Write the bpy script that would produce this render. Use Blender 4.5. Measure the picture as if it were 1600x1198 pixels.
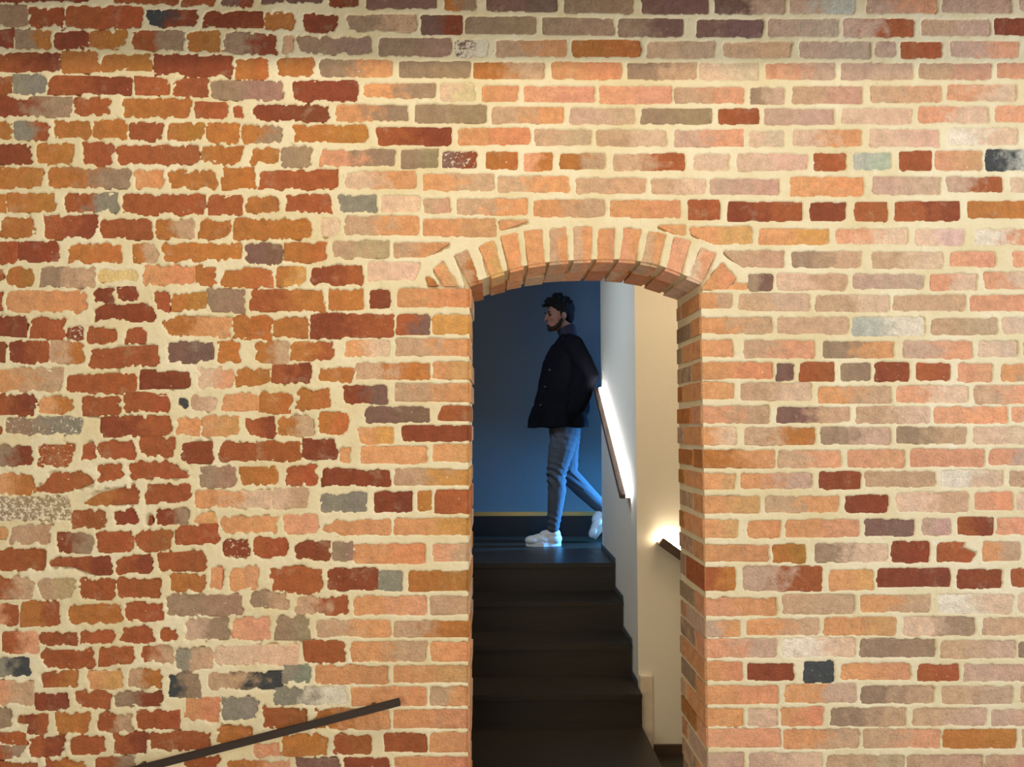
import bpy, bmesh, math, random
import numpy as np
from mathutils import Vector, Matrix
random.seed(7)
for o in list(bpy.data.objects): bpy.data.objects.remove(o)
scn = bpy.context.scene
COL = scn.collection

# ------------------------------------------------------------------ camera
F_PX = 1156.0; DIST = 2.485; EYE = 1.507
YAW = math.atan(28/F_PX); PITCH = math.atan(71/F_PX)
cam_d = bpy.data.cameras.new('camera'); cam = bpy.data.objects.new('camera', cam_d); COL.objects.link(cam)
cam_d.sensor_width = 36; cam_d.lens = F_PX/1600*36; cam_d.clip_start = 0.05
cam.location = (0, -DIST, EYE)
cam.rotation_euler = (math.pi/2+PITCH, 0, -YAW)
scn.camera = cam
scn.view_settings.view_transform = 'Standard'; scn.view_settings.look = 'None'
scn.view_settings.gamma = 1; scn.view_settings.use_curve_mapping = False
scn.view_settings.exposure = -0.07

# ------------------------------------------------------------------ world and lights
w = bpy.data.worlds.new('world'); scn.world = w; w.use_nodes = True
w.node_tree.nodes['Background'].inputs[0].default_value = (0.74, 0.86, 1.0, 1)
w.node_tree.nodes['Background'].inputs[1].default_value = 0.46
def area(name, loc, aim, size, sy, col, power, spread=180):
    d = bpy.data.lights.new(name, 'AREA'); d.shape = 'RECTANGLE'; d.size = size; d.size_y = sy
    d.color = col; d.energy = power; d.spread = math.radians(spread)
    o = bpy.data.objects.new(name, d); COL.objects.link(o); o.location = loc
    o.rotation_euler = (Vector(aim)-Vector(loc)).to_track_quat('-Z', 'Y').to_euler(); return o
# warm ceiling washer in front of the wall, cut at the top by the added shade beam
area('warm_ceiling_washer', (0.0, -1.55, 3.42), (0.1, 0, 1.35), 2.8, 0.10, (1.0, 0.85, 0.60), 31)
area('warm_room_lamps', (-0.9, -3.6, 1.5), (-0.6, 0, 1.0), 1.6, 1.0, (1.0, 0.84, 0.53), 50)
# cool window at the right of the room
area('window_daylight', (4.2, -2.6, 2.3), (0.9, 0, 1.7), 1.6, 1.8, (0.88, 0.93, 1.0), 122)
# blue light of the upper corridor
area('blue_corridor_light', (2.3, 2.75, 2.3), (0.2, 3.0, 1.0), 0.5, 1.2, (0.17, 0.42, 1.0), 62)
area('blue_leg_fill', (2.0, 2.86, 1.35), (0.25, 2.72, 0.80), 0.2, 0.2, (0.08, 0.42, 1.0), 26, 60)  # second, lower lamp added to turn legs, shoes and floor bluer
area('stairwell_cool_fill', (-0.7, 1.5, 3.1), (0.75, 2.0, 1.7), 0.5, 0.8, (0.56, 0.76, 1.0), 11, 90)  # cool fill added to brighten the white stair wall
area('lower_stair_fill', (1.5, 0.62, 3.2), (1.0, 1.445, 1.1), 1.2, 0.2, (1.0, .80, .54), 22, 150)  # warm fill added to wash the beige wall

# ------------------------------------------------------------------ helpers
Fv = Vector((math.sin(YAW)*math.cos(PITCH), math.cos(YAW)*math.cos(PITCH), math.sin(PITCH)))
Rv = Vector((math.cos(YAW), -math.sin(YAW), 0)); Uv = Rv.cross(Fv)
def P(u, v, Y=0.0):
    d = Fv + Rv*((u-800)/F_PX) + Uv*((599-v)/F_PX)
    t = (Y+DIST)/d.y
    return Vector((d.x*t, Y, EYE+d.z*t))
def lin(c):
    return tuple((x/12.92 if x <= 0.04045 else ((x+0.055)/1.055)**2.4) for x in [k/255 for k in c])
def mesh_obj(name, me, mat=None, parent=None, smooth=False):
    o = bpy.data.objects.new(name, me); COL.objects.link(o)
    if mat: me.materials.clear(); me.materials.append(mat)
    if parent: o.parent = parent
    if smooth: me.polygons.foreach_set('use_smooth', [True]*len(me.polygons))
    return o
def pyd(name, V, Fc, mat=None, parent=None, smooth=False):
    me = bpy.data.meshes.new(name); me.from_pydata([tuple(v) for v in V], [], Fc); me.update()
    bm = bmesh.new(); bm.from_mesh(me); bmesh.ops.recalc_face_normals(bm, faces=bm.faces); bm.to_mesh(me); bm.free()
    return mesh_obj(name, me, mat, parent, smooth)
def box(name, x0, x1, y0, y1, z0, z1, mat, parent=None, bev=0.0, loc=(0,0,0)):
    bm = bmesh.new(); bmesh.ops.create_cube(bm, size=1)
    for v in bm.verts:
        v.co = Vector((x0+(v.co.x+.5)*(x1-x0), y0+(v.co.y+.5)*(y1-y0), z0+(v.co.z+.5)*(z1-z0)))-Vector(loc)
    if bev: bmesh.ops.bevel(bm, geom=list(bm.edges), offset=bev, segments=2, affect='EDGES')
    me = bpy.data.meshes.new(name); bm.to_mesh(me); bm.free()
    return mesh_obj(name, me, mat, parent)
def tag(o, label=None, cat=None, group=None, kind=None):
    if label: o['label'] = label
    if cat: o['category'] = cat
    if group: o['group'] = group
    if kind: o['kind'] = kind
    return o
def empty(name, loc, label, cat):
    o = bpy.data.objects.new(name, None); COL.objects.link(o); o.location = loc; o.empty_display_size = .1
    return tag(o, label, cat)
def keep(o, parent):
    o.parent = parent; o.matrix_parent_inverse = Matrix.Translation(-Vector(parent.location)); return o

# ------------------------------------------------------------------ materials
def nt(name):
    m = bpy.data.materials.new(name); m.use_nodes = True; t = m.node_tree
    return m, t, t.nodes['Principled BSDF']
def N(t, kind, **kw):
    n = t.nodes.new(kind)
    for k, v in kw.items(): setattr(n, k, v)
    return n
def mathn(t, op, a, b=None, clamp=False):
    n = N(t, 'ShaderNodeMath', operation=op, use_clamp=clamp)
    for i, x in enumerate((a, b)):
        if x is None: continue
        if isinstance(x, (int, float)): n.inputs[i].default_value = x
        else: t.links.new(x, n.inputs[i])
    return n.outputs[0]
def noise(t, vec, scale, detail=4, rough=.6):
    n = N(t, 'ShaderNodeTexNoise'); n.inputs['Scale'].default_value = scale; n.inputs['Detail'].default_value = detail
    n.inputs['Roughness'].default_value = rough; t.links.new(vec, n.inputs['Vector']); return n.outputs['Fac']
def mixc(t, f, a, b, bt='MIX'):
    n = N(t, 'ShaderNodeMix', data_type='RGBA', blend_type=bt)
    for s, x in ((n.inputs[0], f), (n.inputs[6], a), (n.inputs[7], b)):
        if isinstance(x, (int, float)): s.default_value = x
        elif isinstance(x, tuple): s.default_value = (*x[:3], 1)
        else: t.links.new(x, s)
    return n.outputs[2]
def remap(t, x, a, b, c=0., d=1.):
    n = N(t, 'ShaderNodeMapRange'); t.links.new(x, n.inputs[0])
    for i, v in zip((1, 2, 3, 4), (a, b, c, d)): n.inputs[i].default_value = v
    return n.outputs[0]
def bump(t, bs, h, strength, dist):
    n = N(t, 'ShaderNodeBump'); n.inputs['Strength'].default_value = strength; n.inputs['Distance'].default_value = dist
    t.links.new(h, n.inputs['Height']); t.links.new(n.outputs[0], bs.inputs['Normal'])
def plain(name, rgb, rough=.6, metal=0., nscale=0, namp=.15, bscale=0, bdist=.001, spec=.5):
    m, t, b = nt(name); c = lin(rgb)
    b.inputs['Base Color'].default_value = (*c, 1); b.inputs['Roughness'].default_value = rough; b.inputs['Metallic'].default_value = metal
    b.inputs['Specular IOR Level'].default_value = spec
    tc = N(t, 'ShaderNodeTexCoord').outputs['Object']
    if nscale:
        f = noise(t, tc, nscale)
        t.links.new(mixc(t, f, tuple(x*(1-namp) for x in c), tuple(min(1, x*(1+namp)) for x in c)), b.inputs['Base Color'])
    if bscale: bump(t, b, noise(t, tc, bscale), .6, bdist)
    return m
MORTAR = lin((222, 207, 174))
def mat_brick(island=False):
    m, t, b = nt('brick_clay' if not island else 'brick_clay_mixed')
    tc = N(t, 'ShaderNodeTexCoord').outputs['Object']
    info = N(t, 'ShaderNodeObjectInfo')
    off = N(t, 'ShaderNodeVectorMath', operation='MULTIPLY_ADD')
    t.links.new(tc, off.inputs[0]); off.inputs[1].default_value = (1, 1, 1)
    r = mathn(t, 'MULTIPLY', info.outputs['Random'], 37.0)
    cb = N(t, 'ShaderNodeCombineXYZ'); t.links.new(r, cb.inputs[0]); t.links.new(r, cb.inputs[2]); t.links.new(cb.outputs[0], off.inputs[2])
    v = off.outputs[0]
    if island:
        g = N(t, 'ShaderNodeNewGeometry').outputs['Random Per Island']
        rp = N(t, 'ShaderNodeValToRGB'); t.links.new(g, rp.inputs[0]); cr = rp.color_ramp; cr.interpolation = 'CONSTANT'
        cols = [(196,134,88),(214,170,136),(168,102,68),(182,152,126),(208,144,98)]
        cr.elements[0].color = (*lin(cols[0]), 1); cr.elements[1].position = .2; cr.elements[1].color = (*lin(cols[1]), 1)
        for i in (2, 3, 4):
            e = cr.elements.new(i*.2); e.color = (*lin(cols[i]), 1)
        base = rp.outputs[0]; sp = None
    else:
        def att(n): return N(t, 'ShaderNodeAttribute', attribute_type='OBJECT', attribute_name=n)
        a1 = att('c1'); a2 = att('c2'); a3 = att('sp'); a4 = att('half')
        sx = N(t, 'ShaderNodeSeparateXYZ'); t.links.new(tc, sx.inputs[0])
        g = mathn(t, 'DIVIDE', sx.outputs[0], a4.outputs['Fac'])
        g = mathn(t, 'ADD', g, mathn(t, 'MULTIPLY', mathn(t, 'SUBTRACT', noise(t, v, 22, 3), .5), 2.6))
        base = mixc(t, remap(t, g, -.35, .35), a1.outputs['Color'], a2.outputs['Color']); sp = a3.outputs['Fac']
    n1 = noise(t, v, 30, 5, .65); n2 = noise(t, v, 140, 4, .7)
    sh = mathn(t, 'ADD', remap(t, n1, .3, .7, .80, 1.17), remap(t, n2, .3, .7, -.13, .12))
    cbn = N(t, 'ShaderNodeCombineXYZ')
    for i in range(3): t.links.new(sh, cbn.inputs[i])
    base = mixc(t, 1.0, base, cbn.outputs[0], 'MULTIPLY')
    # smear of lime over the face, and pale specks
    sm = remap(t, noise(t, v, 13, 6, .7), .56, .78, 0, .42)
    base = mixc(t, sm, base, tuple(x*.9 for x in MORTAR))
    if sp is not None:
        n3 = noise(t, v, 75, 4, .75)
        thr = mathn(t, 'SUBTRACT', .76, mathn(t, 'MULTIPLY', sp, .26))
        s = mathn(t, 'MULTIPLY', mathn(t, 'SUBTRACT', n3, thr), 25, True)
        base = mixc(t, s, base, lin((235, 222, 195)))
    dots = mathn(t, 'MULTIPLY', remap(t, noise(t, v, 95, 1, .4), .765, .785, 0, .9), remap(t, noise(t, v, 9, 2, .5), .42, .52))
    base = mixc(t, dots, base, lin((238, 224, 196)))
    pits = remap(t, noise(t, v, 190, 2, .5), .68, .74, 0, .55)
    base = mixc(t, pits, base, lin((80, 52, 36)))
    t.links.new(base, b.inputs['Base Color']); b.inputs['Roughness'].default_value = .82; b.inputs['Specular IOR Level'].default_value = .3
    h = mathn(t, 'ADD', mathn(t, 'MULTIPLY', noise(t, v, 45, 6, .7), 1.0), mathn(t, 'MULTIPLY', n2, .35))
    bump(t, b, h, .9, .012)
    return m
M_BRICK = mat_brick(); M_BRICKMIX = mat_brick(True)
def mat_mortar():
    m, t, b = nt('lime_mortar'); tc = N(t, 'ShaderNodeTexCoord').outputs['Object']
    c = mixc(t, remap(t, noise(t, tc, 3.5, 5, .6), .35, .65), lin((218, 200, 158)), lin((232, 219, 188)))
    c = mixc(t, remap(t, noise(t, tc, 26, 4, .6), .62, .75, 0, .6), c, lin((236, 229, 212)))
    c = mixc(t, remap(t, noise(t, tc, 120, 3, .6), .66, .72, 0, .55), c, lin((140, 120, 92)))
    t.links.new(c, b.inputs['Base Color']); b.inputs['Roughness'].default_value = .92; b.inputs['Specular IOR Level'].default_value = .2
    bump(t, b, mathn(t, 'ADD', noise(t, tc, 60, 6, .7), mathn(t, 'MULTIPLY', noise(t, tc, 260, 3, .7), .4)), .6, .006)
    return m
M_MORTAR = mat_mortar()
def mat_wood():
    m, t, b = nt('dark_stained_wood'); tc = N(t, 'ShaderNodeTexCoord').outputs['Object']
    mp = N(t, 'ShaderNodeMapping'); mp.inputs['Scale'].default_value = (1.2, 14, 14); t.links.new(tc, mp.inputs[0])
    f = noise(t, mp.outputs[0], 4, 8, .65)
    t.links.new(mixc(t, f, lin((24, 19, 13)), lin((50, 40, 29))), b.inputs['Base Color'])
    b.inputs['Roughness'].default_value = .42; bump(t, b, f, .3, .002); return m
M_WOOD = mat_wood()
M_PLASTER = plain('smooth_plaster', (214, 204, 186), .85, nscale=2.5, namp=.05, bscale=18, bdist=.002)
M_STUB = plain('old_plaster', (200, 182, 160), .9, nscale=14, namp=.22, bscale=30, bdist=.004)
M_BLUE = plain('grey_blue_paint', (84, 92, 96), .8, nscale=3, namp=.04, bscale=60, bdist=.0006)
M_CEIL = plain('ceiling_paint', (170, 165, 158), .9)
M_STEEL = plain('bronze_steel', (86, 68, 56), .45, .35, nscale=20, namp=.2)
M_DARKSTEEL = plain('dark_bronze', (52, 40, 34), .55, .2, nscale=20, namp=.2)
M_BRASS = plain('brass_strip', (205, 175, 110), .3, .9)
M_BLACK = plain('black_lacquer', (10, 11, 14), .35)
M_STRIP = plain('grey_metal_strip', (92, 92, 92), .5, .5, nscale=120, namp=.5)
def emis(name, rgb, s):
    m, t, b = nt(name); b.inputs['Base Color'].default_value = (.8, .8, .8, 1)
    b.inputs['Emission Color'].default_value = (*lin(rgb), 1); b.inputs['Emission Strength'].default_value = s; return m
M_LED = emis('led_diffuser', (255, 238, 205), 110)
M_LEDC = emis('led_diffuser_cool', (240, 245, 255), 75)

# ------------------------------------------------------------------ brick survey
# code letters: dominant colour left (and right) half of each brick face, * = pale specks; the lone K polygon is a mortar hole painted dark
PAL = dict(O=(192,124,66), o=(226,162,112), A=(218,160,92), R=(172,97,58), r=(230,166,128), D=(146,76,50), d=(134,100,88),
           P=(230,194,164), p=(208,172,148), T=(208,170,136), B=(168,140,114), G=(154,146,128), g=(196,194,180), W=(242,226,204), K=(76,77,78), Y=(240,205,140))
TILES = {
(0,0): """-100 -50 570 8 D;720 -60 1115 15 R;1130 -60 1340 35 R;1375 -60 1575 35 dD;-100 35 170 160 B;180 45 395 160 R;410 38 888 172 R;918 60 1240 160 KD;1262 68 1640 165 D
-60 185 75 290 D;95 185 320 298 BO;335 188 555 298 D;560 190 790 302 O;820 192 1155 308 RB;1170 198 1380 322 O;1398 198 1730 328 BD 12
-60 335 375 445 RD;380 320 620 448 O;630 342 945 442 O;970 330 1452 465 D 15;1470 360 1685 485 O
-60 475 65 582 R;88 468 290 584 G;305 475 812 588 RD;845 482 1058 585 R;1080 480 1295 602 R;1310 500 1765 615 B 8
-60 605 445 725 DB;462 610 685 715 R;760 615 1190 735 O;1218 635 1418 738 R;1463 660 1515 748 R;1585 652 2055 760 D
-60 755 70 870 O;85 755 308 870 GR;332 752 565 862 O;580 742 792 868 O;810 760 1022 882 R;1045 760 1275 878 O;1292 770 1500 895 O;1515 782 1765 893 OB
-60 900 215 1020 D;230 893 460 1020 O;515 893 710 1028 R;728 903 1240 1022 R;1265 915 1520 1028 O;1560 925 1735 1035 O
-60 1050 258 1180 O;300 1045 815 1168 OB;842 1055 1030 1175 o;1055 1062 1360 1175 O;1385 1050 1600 1185 O""",
(400,0): """45 -60 430 18 d;460 -60 640 45 D;695 -60 1130 48 d;1178 -50 1370 62 OB;1445 -50 1880 68 d
45 70 240 188 O;295 85 515 195 D;565 90 1005 192 BT;1030 95 1288 215 dD;1310 105 1750 205 B
175 225 225 330 T;262 228 718 335 B;770 240 1215 345 B;1245 250 1445 352 dW***;1498 255 1935 350 To
135 362 358 475 O;400 370 855 480 Bo;890 385 1340 482 B;1358 392 1805 492 OT
225 505 632 628 D;668 520 1118 610 oB;1148 522 1362 632 P;1415 535 1635 632 o
500 655 950 755 oB;990 655 1442 770 B;1478 668 1920 768 To
235 785 695 888 O;755 795 1220 908 RD;1265 800 1710 900 o
155 915 350 1040 B;400 932 865 1030 rB;905 932 1138 1048 B;1165 945 1380 1050 dD**;1440 948 1630 1058 O
15 1065 520 1180 R;555 1072 1000 1175 Po;1040 1088 1485 1190 oT;1512 1100 1955 1200 To""",
(800,0): """330 -60 755 80 B;810 -60 1225 85 d;1268 -60 1705 82 dp
192 115 635 215 B;668 118 1070 225 Bd;1155 125 1565 230 d
378 250 805 352 O;842 255 1268 358 T;1318 262 1745 355 T
250 390 682 492 o;718 392 1150 495 BT;1175 398 1540 495 P;1582 395 2020 492 rp
75 538 515 635 r;550 540 998 645 r;1020 545 1452 640 Tr;1490 548 1700 645 Bp
362 678 765 775 p;805 680 1248 772 B;1290 678 1548 775 R;1582 680 2015 778 p
145 810 495 908 T;525 812 965 912 TP;1018 812 1442 912 pr;1485 818 1695 915 P
75 955 252 1070 rO;302 958 585 1055 OT;630 960 1080 1062 TR;1135 965 1358 1065 P;1412 962 1850 1062 P
400 1115 835 1208 T;870 1120 1210 1212 TP;1238 1120 1670 1212 p""",
(1200,0): """140 -60 540 82 pg;620 -60 1055 80 pr;1095 -60 1520 75 p;1580 -30 1700 65 p
5 122 435 225 p;478 120 915 228 pR;962 120 1388 218 Tp;1412 115 1680 218 D
198 258 640 362 p;672 262 795 355 p;832 265 1085 360 R;1145 262 1570 355 pr
458 392 908 495 p;945 395 1398 495 T;1435 395 1700 485 r
155 538 590 648 T;643 538 1082 635 T;1118 530 1555 625 rP
462 678 895 772 P;940 665 1380 765 rP;1422 662 1700 760 r
155 812 585 912 Po;635 808 1070 912 P;1128 800 1555 902 WP
290 958 490 1062 R;538 955 765 1055 g;830 942 1022 1062 R;1045 942 1340 1060 r;1365 935 1700 1065 Kg*
145 1108 600 1225 o;655 1105 1080 1212 p;1118 1105 1465 1200 pR;1520 1110 1700 1200 P""",
(0,300): """-60 10 35 125 O;45 8 360 115 O;402 5 742 128 RG;765 15 1280 138 R;1305 15 1510 138 R;1540 25 1740 128 O
5 162 215 280 O;270 150 605 288 RD*;622 168 940 288 R;968 172 1210 288 OT;1240 172 1435 292 O;1458 165 1945 290 O
-60 312 95 442 R;115 305 352 435 D;425 318 765 440 O;830 318 985 440 OT;1015 318 1510 430 O;1535 315 1760 445 d
-60 490 15 545 R;45 470 208 590 O;245 470 600 590 BT;605 485 860 555 Y;890 462 1228 582 o;1230 462 1355 585 O;1390 475 1695 588 O
-60 620 10 735 R;38 625 545 748 o;578 600 718 695 D*;728 588 852 668 D*;600 702 968 812 D*;970 625 1055 742 R;1070 630 1295 735 O;1300 600 1532 745 B;1560 615 2030 742 RO
-60 780 160 900 D;185 785 400 908 R*;425 845 518 925 D**;540 835 742 950 R;770 835 905 940 R;#1010 810 1130 775 1445 790 1445 905 1055 905 Oo;1460 775 1695 930 O
-60 940 20 1060 D;62 930 298 1065 DR;315 935 518 1065 TO;552 980 990 1105 R -20;1055 935 1332 1060 d;1365 940 1500 1062 O
-60 1105 390 1240 oT;415 1140 848 1258 R;878 1112 1185 1225 D;1235 1095 1460 1225 Pr;1475 1098 1695 1205 O""",
(400,300): """180 12 465 125 R;515 15 755 125 G;785 25 1025 120 P;1045 40 1215 128 T;1255 42 1695 140 To
400 162 512 270 P;552 150 1015 262 To;1045 170 1498 272 o;#1520 180 1705 178 1600 215 1525 236 o
182 318 440 435 O;475 310 830 412 T;#862 318 1215 318 1060 405 865 410 To
122 465 310 582 OA;342 462 675 582 DR;#700 440 1030 440 985 550 700 550 P
458 605 662 735 O;712 612 840 722 D;885 605 1330 720 o
105 785 315 905 O;340 762 858 908 DR*;880 765 1085 892 Rd;1105 768 1330 885 A
-10 930 210 1068 OT;222 938 488 1055 OR;552 925 835 1030 oP;870 915 1330 1020 To
102 1075 345 1195 RD;385 1095 605 1195 O;625 1072 1085 1170 TO;1105 1060 1330 1170 o""",
(800,300): """135 50 580 155 oT;612 52 1048 158 o;1100 50 1298 172 R;1350 65 1812 180 DR
#905 208 1080 205 1080 270 1010 258 o;#1105 217 1500 215 1503 325 1260 325 1120 260 o;1548 232 1985 325 oA
#1320 367 1702 368 1700 468 1450 470 1375 415 T
1480 508 1632 615 Bd
1172 632 1375 725 oT;1418 640 1862 742 Tp
1172 782 1630 885 oT
1175 925 1382 1030 o;1450 930 1890 1038 Tr
1178 1062 1635 1165 o""",
(1200,300): """262 65 488 178 D;545 62 745 180 R;795 62 1198 180 RD;1248 55 1720 160 O
428 232 870 322 rP;925 235 1222 330 P;1295 235 1700 330 Wr*
150 372 585 468 BT;648 375 1090 475 TP;1142 372 1420 465 r;1530 372 1700 465 r
60 512 495 612 PT;540 515 975 602 p;1015 512 1305 612 rP;1350 500 1700 602 rP
300 645 755 745 TP;785 645 1232 742 T;1268 645 1720 742 r
55 785 500 885 T;528 785 980 895 gW;1020 790 1432 890 T;1468 785 1700 885 P
345 935 785 1035 Bo;845 932 1278 1040 pr;1318 930 1560 1030 P;1600 930 1720 1030 r
52 1070 165 1180 d;200 1065 415 1180 R;458 1070 642 1180 B;675 1065 885 1185 D*;930 1072 1142 1175 R;1185 1072 1402 1182 r;1460 1075 1700 1180 oT""",
(0,600): """-60 62 225 200 RD;245 78 455 185 oO;520 85 745 195 R;778 55 1062 175 R;#1112 78 1150 78 1190 150 1160 160 1118 115 K;1195 75 1350 165 TP;1385 60 1610 165 o*
-60 240 10 320 R;25 208 515 322 BG**;630 215 1075 330 DR -18;1100 212 1248 315 o;1268 200 1490 328 o;1540 210 1715 330 RD
-60 372 200 510 BD;240 372 460 510 R**;500 375 595 475 R;612 360 835 465 R;875 335 1090 452 R;1130 368 1328 488 D;1370 368 1870 485 R -8
-60 555 215 690 oO;#235 660 330 560 540 543 590 610 430 672 270 680 R*;608 505 760 615 R;#805 485 1040 478 1172 570 1160 582 820 592 R;1252 518 1465 645 B;1505 520 1740 630 O
-60 705 435 850 B***;#525 742 620 685 870 625 875 745 600 757 OR;912 622 1190 740 R;1218 665 1700 775 oP
452 788 665 905 R;718 785 865 880 D;928 830 950 880 D;970 770 1190 885 DB;1210 808 1355 862 o;1378 825 1735 930 o
-60 900 48 965 o;68 880 315 1000 T;355 935 578 1055 DB;605 932 828 1050 R;850 918 1070 1042 R;1098 892 1362 1008 R -14;1390 968 1560 1075 D**;1578 960 1790 1080 R
-60 1030 290 1168 R;#300 1093 500 1088 690 1076 697 1190 600 1190 450 1142 320 1138 RD;720 1070 942 1190 RD;992 1058 1292 1170 R -8;1325 1155 1380 1280 o;1440 1140 1615 1285 o""",
(400,600): """20 60 220 180 O*;255 30 465 160 O;548 8 822 122 Dd;865 -5 1330 108 To
135 205 352 325 OT;385 178 580 310 O;685 145 1085 238 d*;#1165 135 1330 135 1330 230 1132 230 R
640 268 860 375 oA;912 260 1330 358 D
288 348 500 468 D;530 400 595 500 o;655 392 1070 495 o;1105 378 1330 485 o
190 510 378 630 R;410 535 838 632 D;865 530 1325 632 TA
110 645 325 778 PT;405 680 690 802 G;742 672 978 802 D;1012 665 1090 790 O;1120 660 1330 808 R
180 815 382 935 r;#408 910 500 855 838 845 838 940 560 945 oo;865 842 1330 942 oA
248 985 462 1100 D;480 985 608 1105 B;612 1000 1062 1122 o;1105 1000 1330 1110 rT""",
(800,600): """1180 -10 1390 95 o;1430 -5 1865 100 TP
1180 138 1605 245 rT
1185 270 1400 378 oP;1450 272 1890 380 TO
1190 415 1640 525 Oo
1190 560 1398 660 o;1430 560 1875 650 op
1195 700 1548 805 o;1588 700 2040 802 To
1195 850 1410 960 o;1480 855 1675 962 o
1200 1005 1605 1108 o""",
(1200,600): """315 15 770 118 oT;805 12 1255 112 rP;1290 12 1700 120 Tr
55 145 510 242 dT;555 145 1010 245 TP;1045 142 1500 245 r;1525 145 1700 235 rp
330 272 772 375 Bp;805 272 1240 370 BT;1285 270 1700 375 P
65 420 455 520 Tr;500 415 855 520 r;895 408 1350 515 rr;1380 405 1700 505 rp
318 548 580 658 D;612 548 1048 640 TT;1080 540 1470 645 WP;1510 545 1700 640 T
488 695 748 802 D;805 680 1250 795 PT;1290 675 1530 785 r;1562 685 1700 790 P
110 850 570 955 or;608 845 918 952 d;962 845 1142 945 p;1185 835 1408 945 RD;1435 835 1700 940 r
32 1005 235 1115 O;292 1000 745 1112 BP;775 985 1010 1115 D*;#1052 1000 1230 985 1210 1020 1305 1065 1270 1118 1060 1105 R;1345 985 1580 1105 oT""",
(0,898): """-60 15 195 152 RT;238 18 470 150 T;492 30 715 152 R;738 25 1015 145 R;1060 5 1285 105 O;1330 -10 1372 90 o
-60 185 110 318 rR;125 172 368 322 OR;425 185 755 308 O;790 168 1018 285 R;1035 128 1530 255 B -5;1560 105 1795 215 BT
10 360 232 492 Rr;250 360 475 445 R;495 345 710 432 R;755 325 972 428 R;1005 338 1100 408 R;1160 270 1430 408 pB;1450 262 1690 405 r
-60 515 190 632 GK*;258 472 588 578 R;618 455 842 568 R;878 445 1085 552 RT;1105 458 1330 590 GT;1340 440 1860 560 P
270 605 490 705 RO;540 610 768 718 o;792 590 1010 708 TO;1040 615 1255 770 KB;1295 620 1765 720 TK -20
-60 668 200 815 rT;212 745 435 845 D;462 730 680 832 R;712 740 1008 830 BD -12;1148 770 1372 912 o;1390 765 1605 900 G
-60 840 80 960 B;120 890 160 925 R;160 875 290 1000 DR;345 860 565 990 O;608 860 825 985 RT;855 845 1115 962 R;1350 960 1570 1050 O -14
-60 988 165 1060 R;-60 1065 150 1145 RB;180 1010 400 1135 RD;448 998 665 1120 R;705 990 925 1115 RD;930 988 1315 1100 R;1575 1060 1745 1140 r
-60 1170 215 1260 R;285 1155 525 1260 RO;605 1145 830 1260 RB;1150 1130 1370 1260 R;1420 1165 1820 1260 Or""",
(400,898): """90 -45 415 118 R;445 -45 765 102 D*;770 -25 915 103 G;955 -25 1328 102 O*
255 135 575 248 TR;605 135 1065 248 or;1090 135 1328 248 T
125 255 335 400 B;375 282 835 385 To;862 290 1328 390 TO
300 418 558 545 R;595 420 1065 542 oT;1095 422 1328 540 o
170 568 345 668 G;372 568 832 685 o;855 568 1328 672 o
110 700 560 818 GW*;595 705 1060 818 o;1090 700 1328 820 To
38 830 300 955 R;365 840 832 965 Oo;860 845 1328 962 o
165 1000 455 1125 O;480 1000 722 1120 R;800 990 1068 1108 R;1088 988 1328 1110 o
250 1150 520 1260 d;555 1150 832 1260 D;860 1140 1328 1260 o
1088 1292 1328 1405 o;600 1292 1060 1405 T
860 1435 1328 1550 o;400 1435 830 1550 O""",
(800,898): """1200 -50 1395 100 RO;1450 -50 1935 100 pR
1205 145 1655 255 ro
1210 285 1425 388 po;1465 280 1915 375 oT
1212 405 1655 520 rp
1215 545 1440 665 o;1475 555 1758 660 D
1215 695 1665 808 o
1215 835 1445 950 o;1475 835 1662 945 P
1215 965 1685 1075 r
1215 1115 1450 1230 p;1480 1115 1935 1230 pP
1217 1262 1665 1375 o;1700 1262 1960 1375 T
1218 1405 1450 1520 T;1485 1405 1935 1520 o""",
(1200,898): """385 -30 660 95 o;685 -40 1142 75 D;1190 -35 1465 85 D;1520 -35 1700 75 R
90 125 540 245 T;580 130 1010 232 oT;1070 128 1525 245 WP;1572 120 1700 235 P
355 270 800 375 o;845 265 1298 382 PB;1345 275 1700 380 T
95 398 545 512 WP;582 405 1045 512 B;1082 412 1545 522 Tp;1570 425 1700 520 B
225 540 415 672 K*;458 558 890 655 o;940 560 1195 662 R*;1225 562 1700 665 p
105 688 555 798 op;582 695 1040 802 BT;1085 700 1530 808 T;1580 700 1700 800 T
85 830 345 945 o;392 832 865 945 BT;905 835 1365 945 Tp;1400 845 1700 945 p
92 965 570 1085 oT;602 965 1075 1082 Tr;1095 965 1550 1082 O;1590 970 1700 1080 T
375 1130 850 1230 T;870 1130 1345 1230 T;1355 1130 1700 1230 T"""}
VOUS = [  # arch stones, quads in tile (640,300) then (800,300)
(640,300,'100 530 150 545 190 592 80 595 O'),(640,300,'150 480 200 430 330 592 215 592 o'),(640,300,'282 395 355 355 450 565 375 595 TO'),
(640,300,'435 340 520 305 588 508 510 535 o'),(640,300,'572 280 665 260 712 488 630 502 o'),(640,300,'718 245 822 240 848 458 745 464 oo'),
(640,300,'878 228 975 222 990 442 878 456 To'),(640,300,'1028 218 1138 222 1130 440 1028 441 To'),(640,300,'1185 225 1278 230 1270 438 1170 436 o'),
(640,300,'1345 225 1445 235 1408 441 1310 438 ro'),(640,300,'1495 245 1600 262 1550 466 1445 450 To'),(800,300,'1018 280 1112 310 1050 520 960 490 r'),
(800,300,'1185 355 1275 380 1180 578 1095 540 Pr'),(800,300,'1310 440 1400 540 1340 605 1190 605 o'),(800,300,'1345 603 1410 565 1480 580 1470 612 o')]

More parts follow.
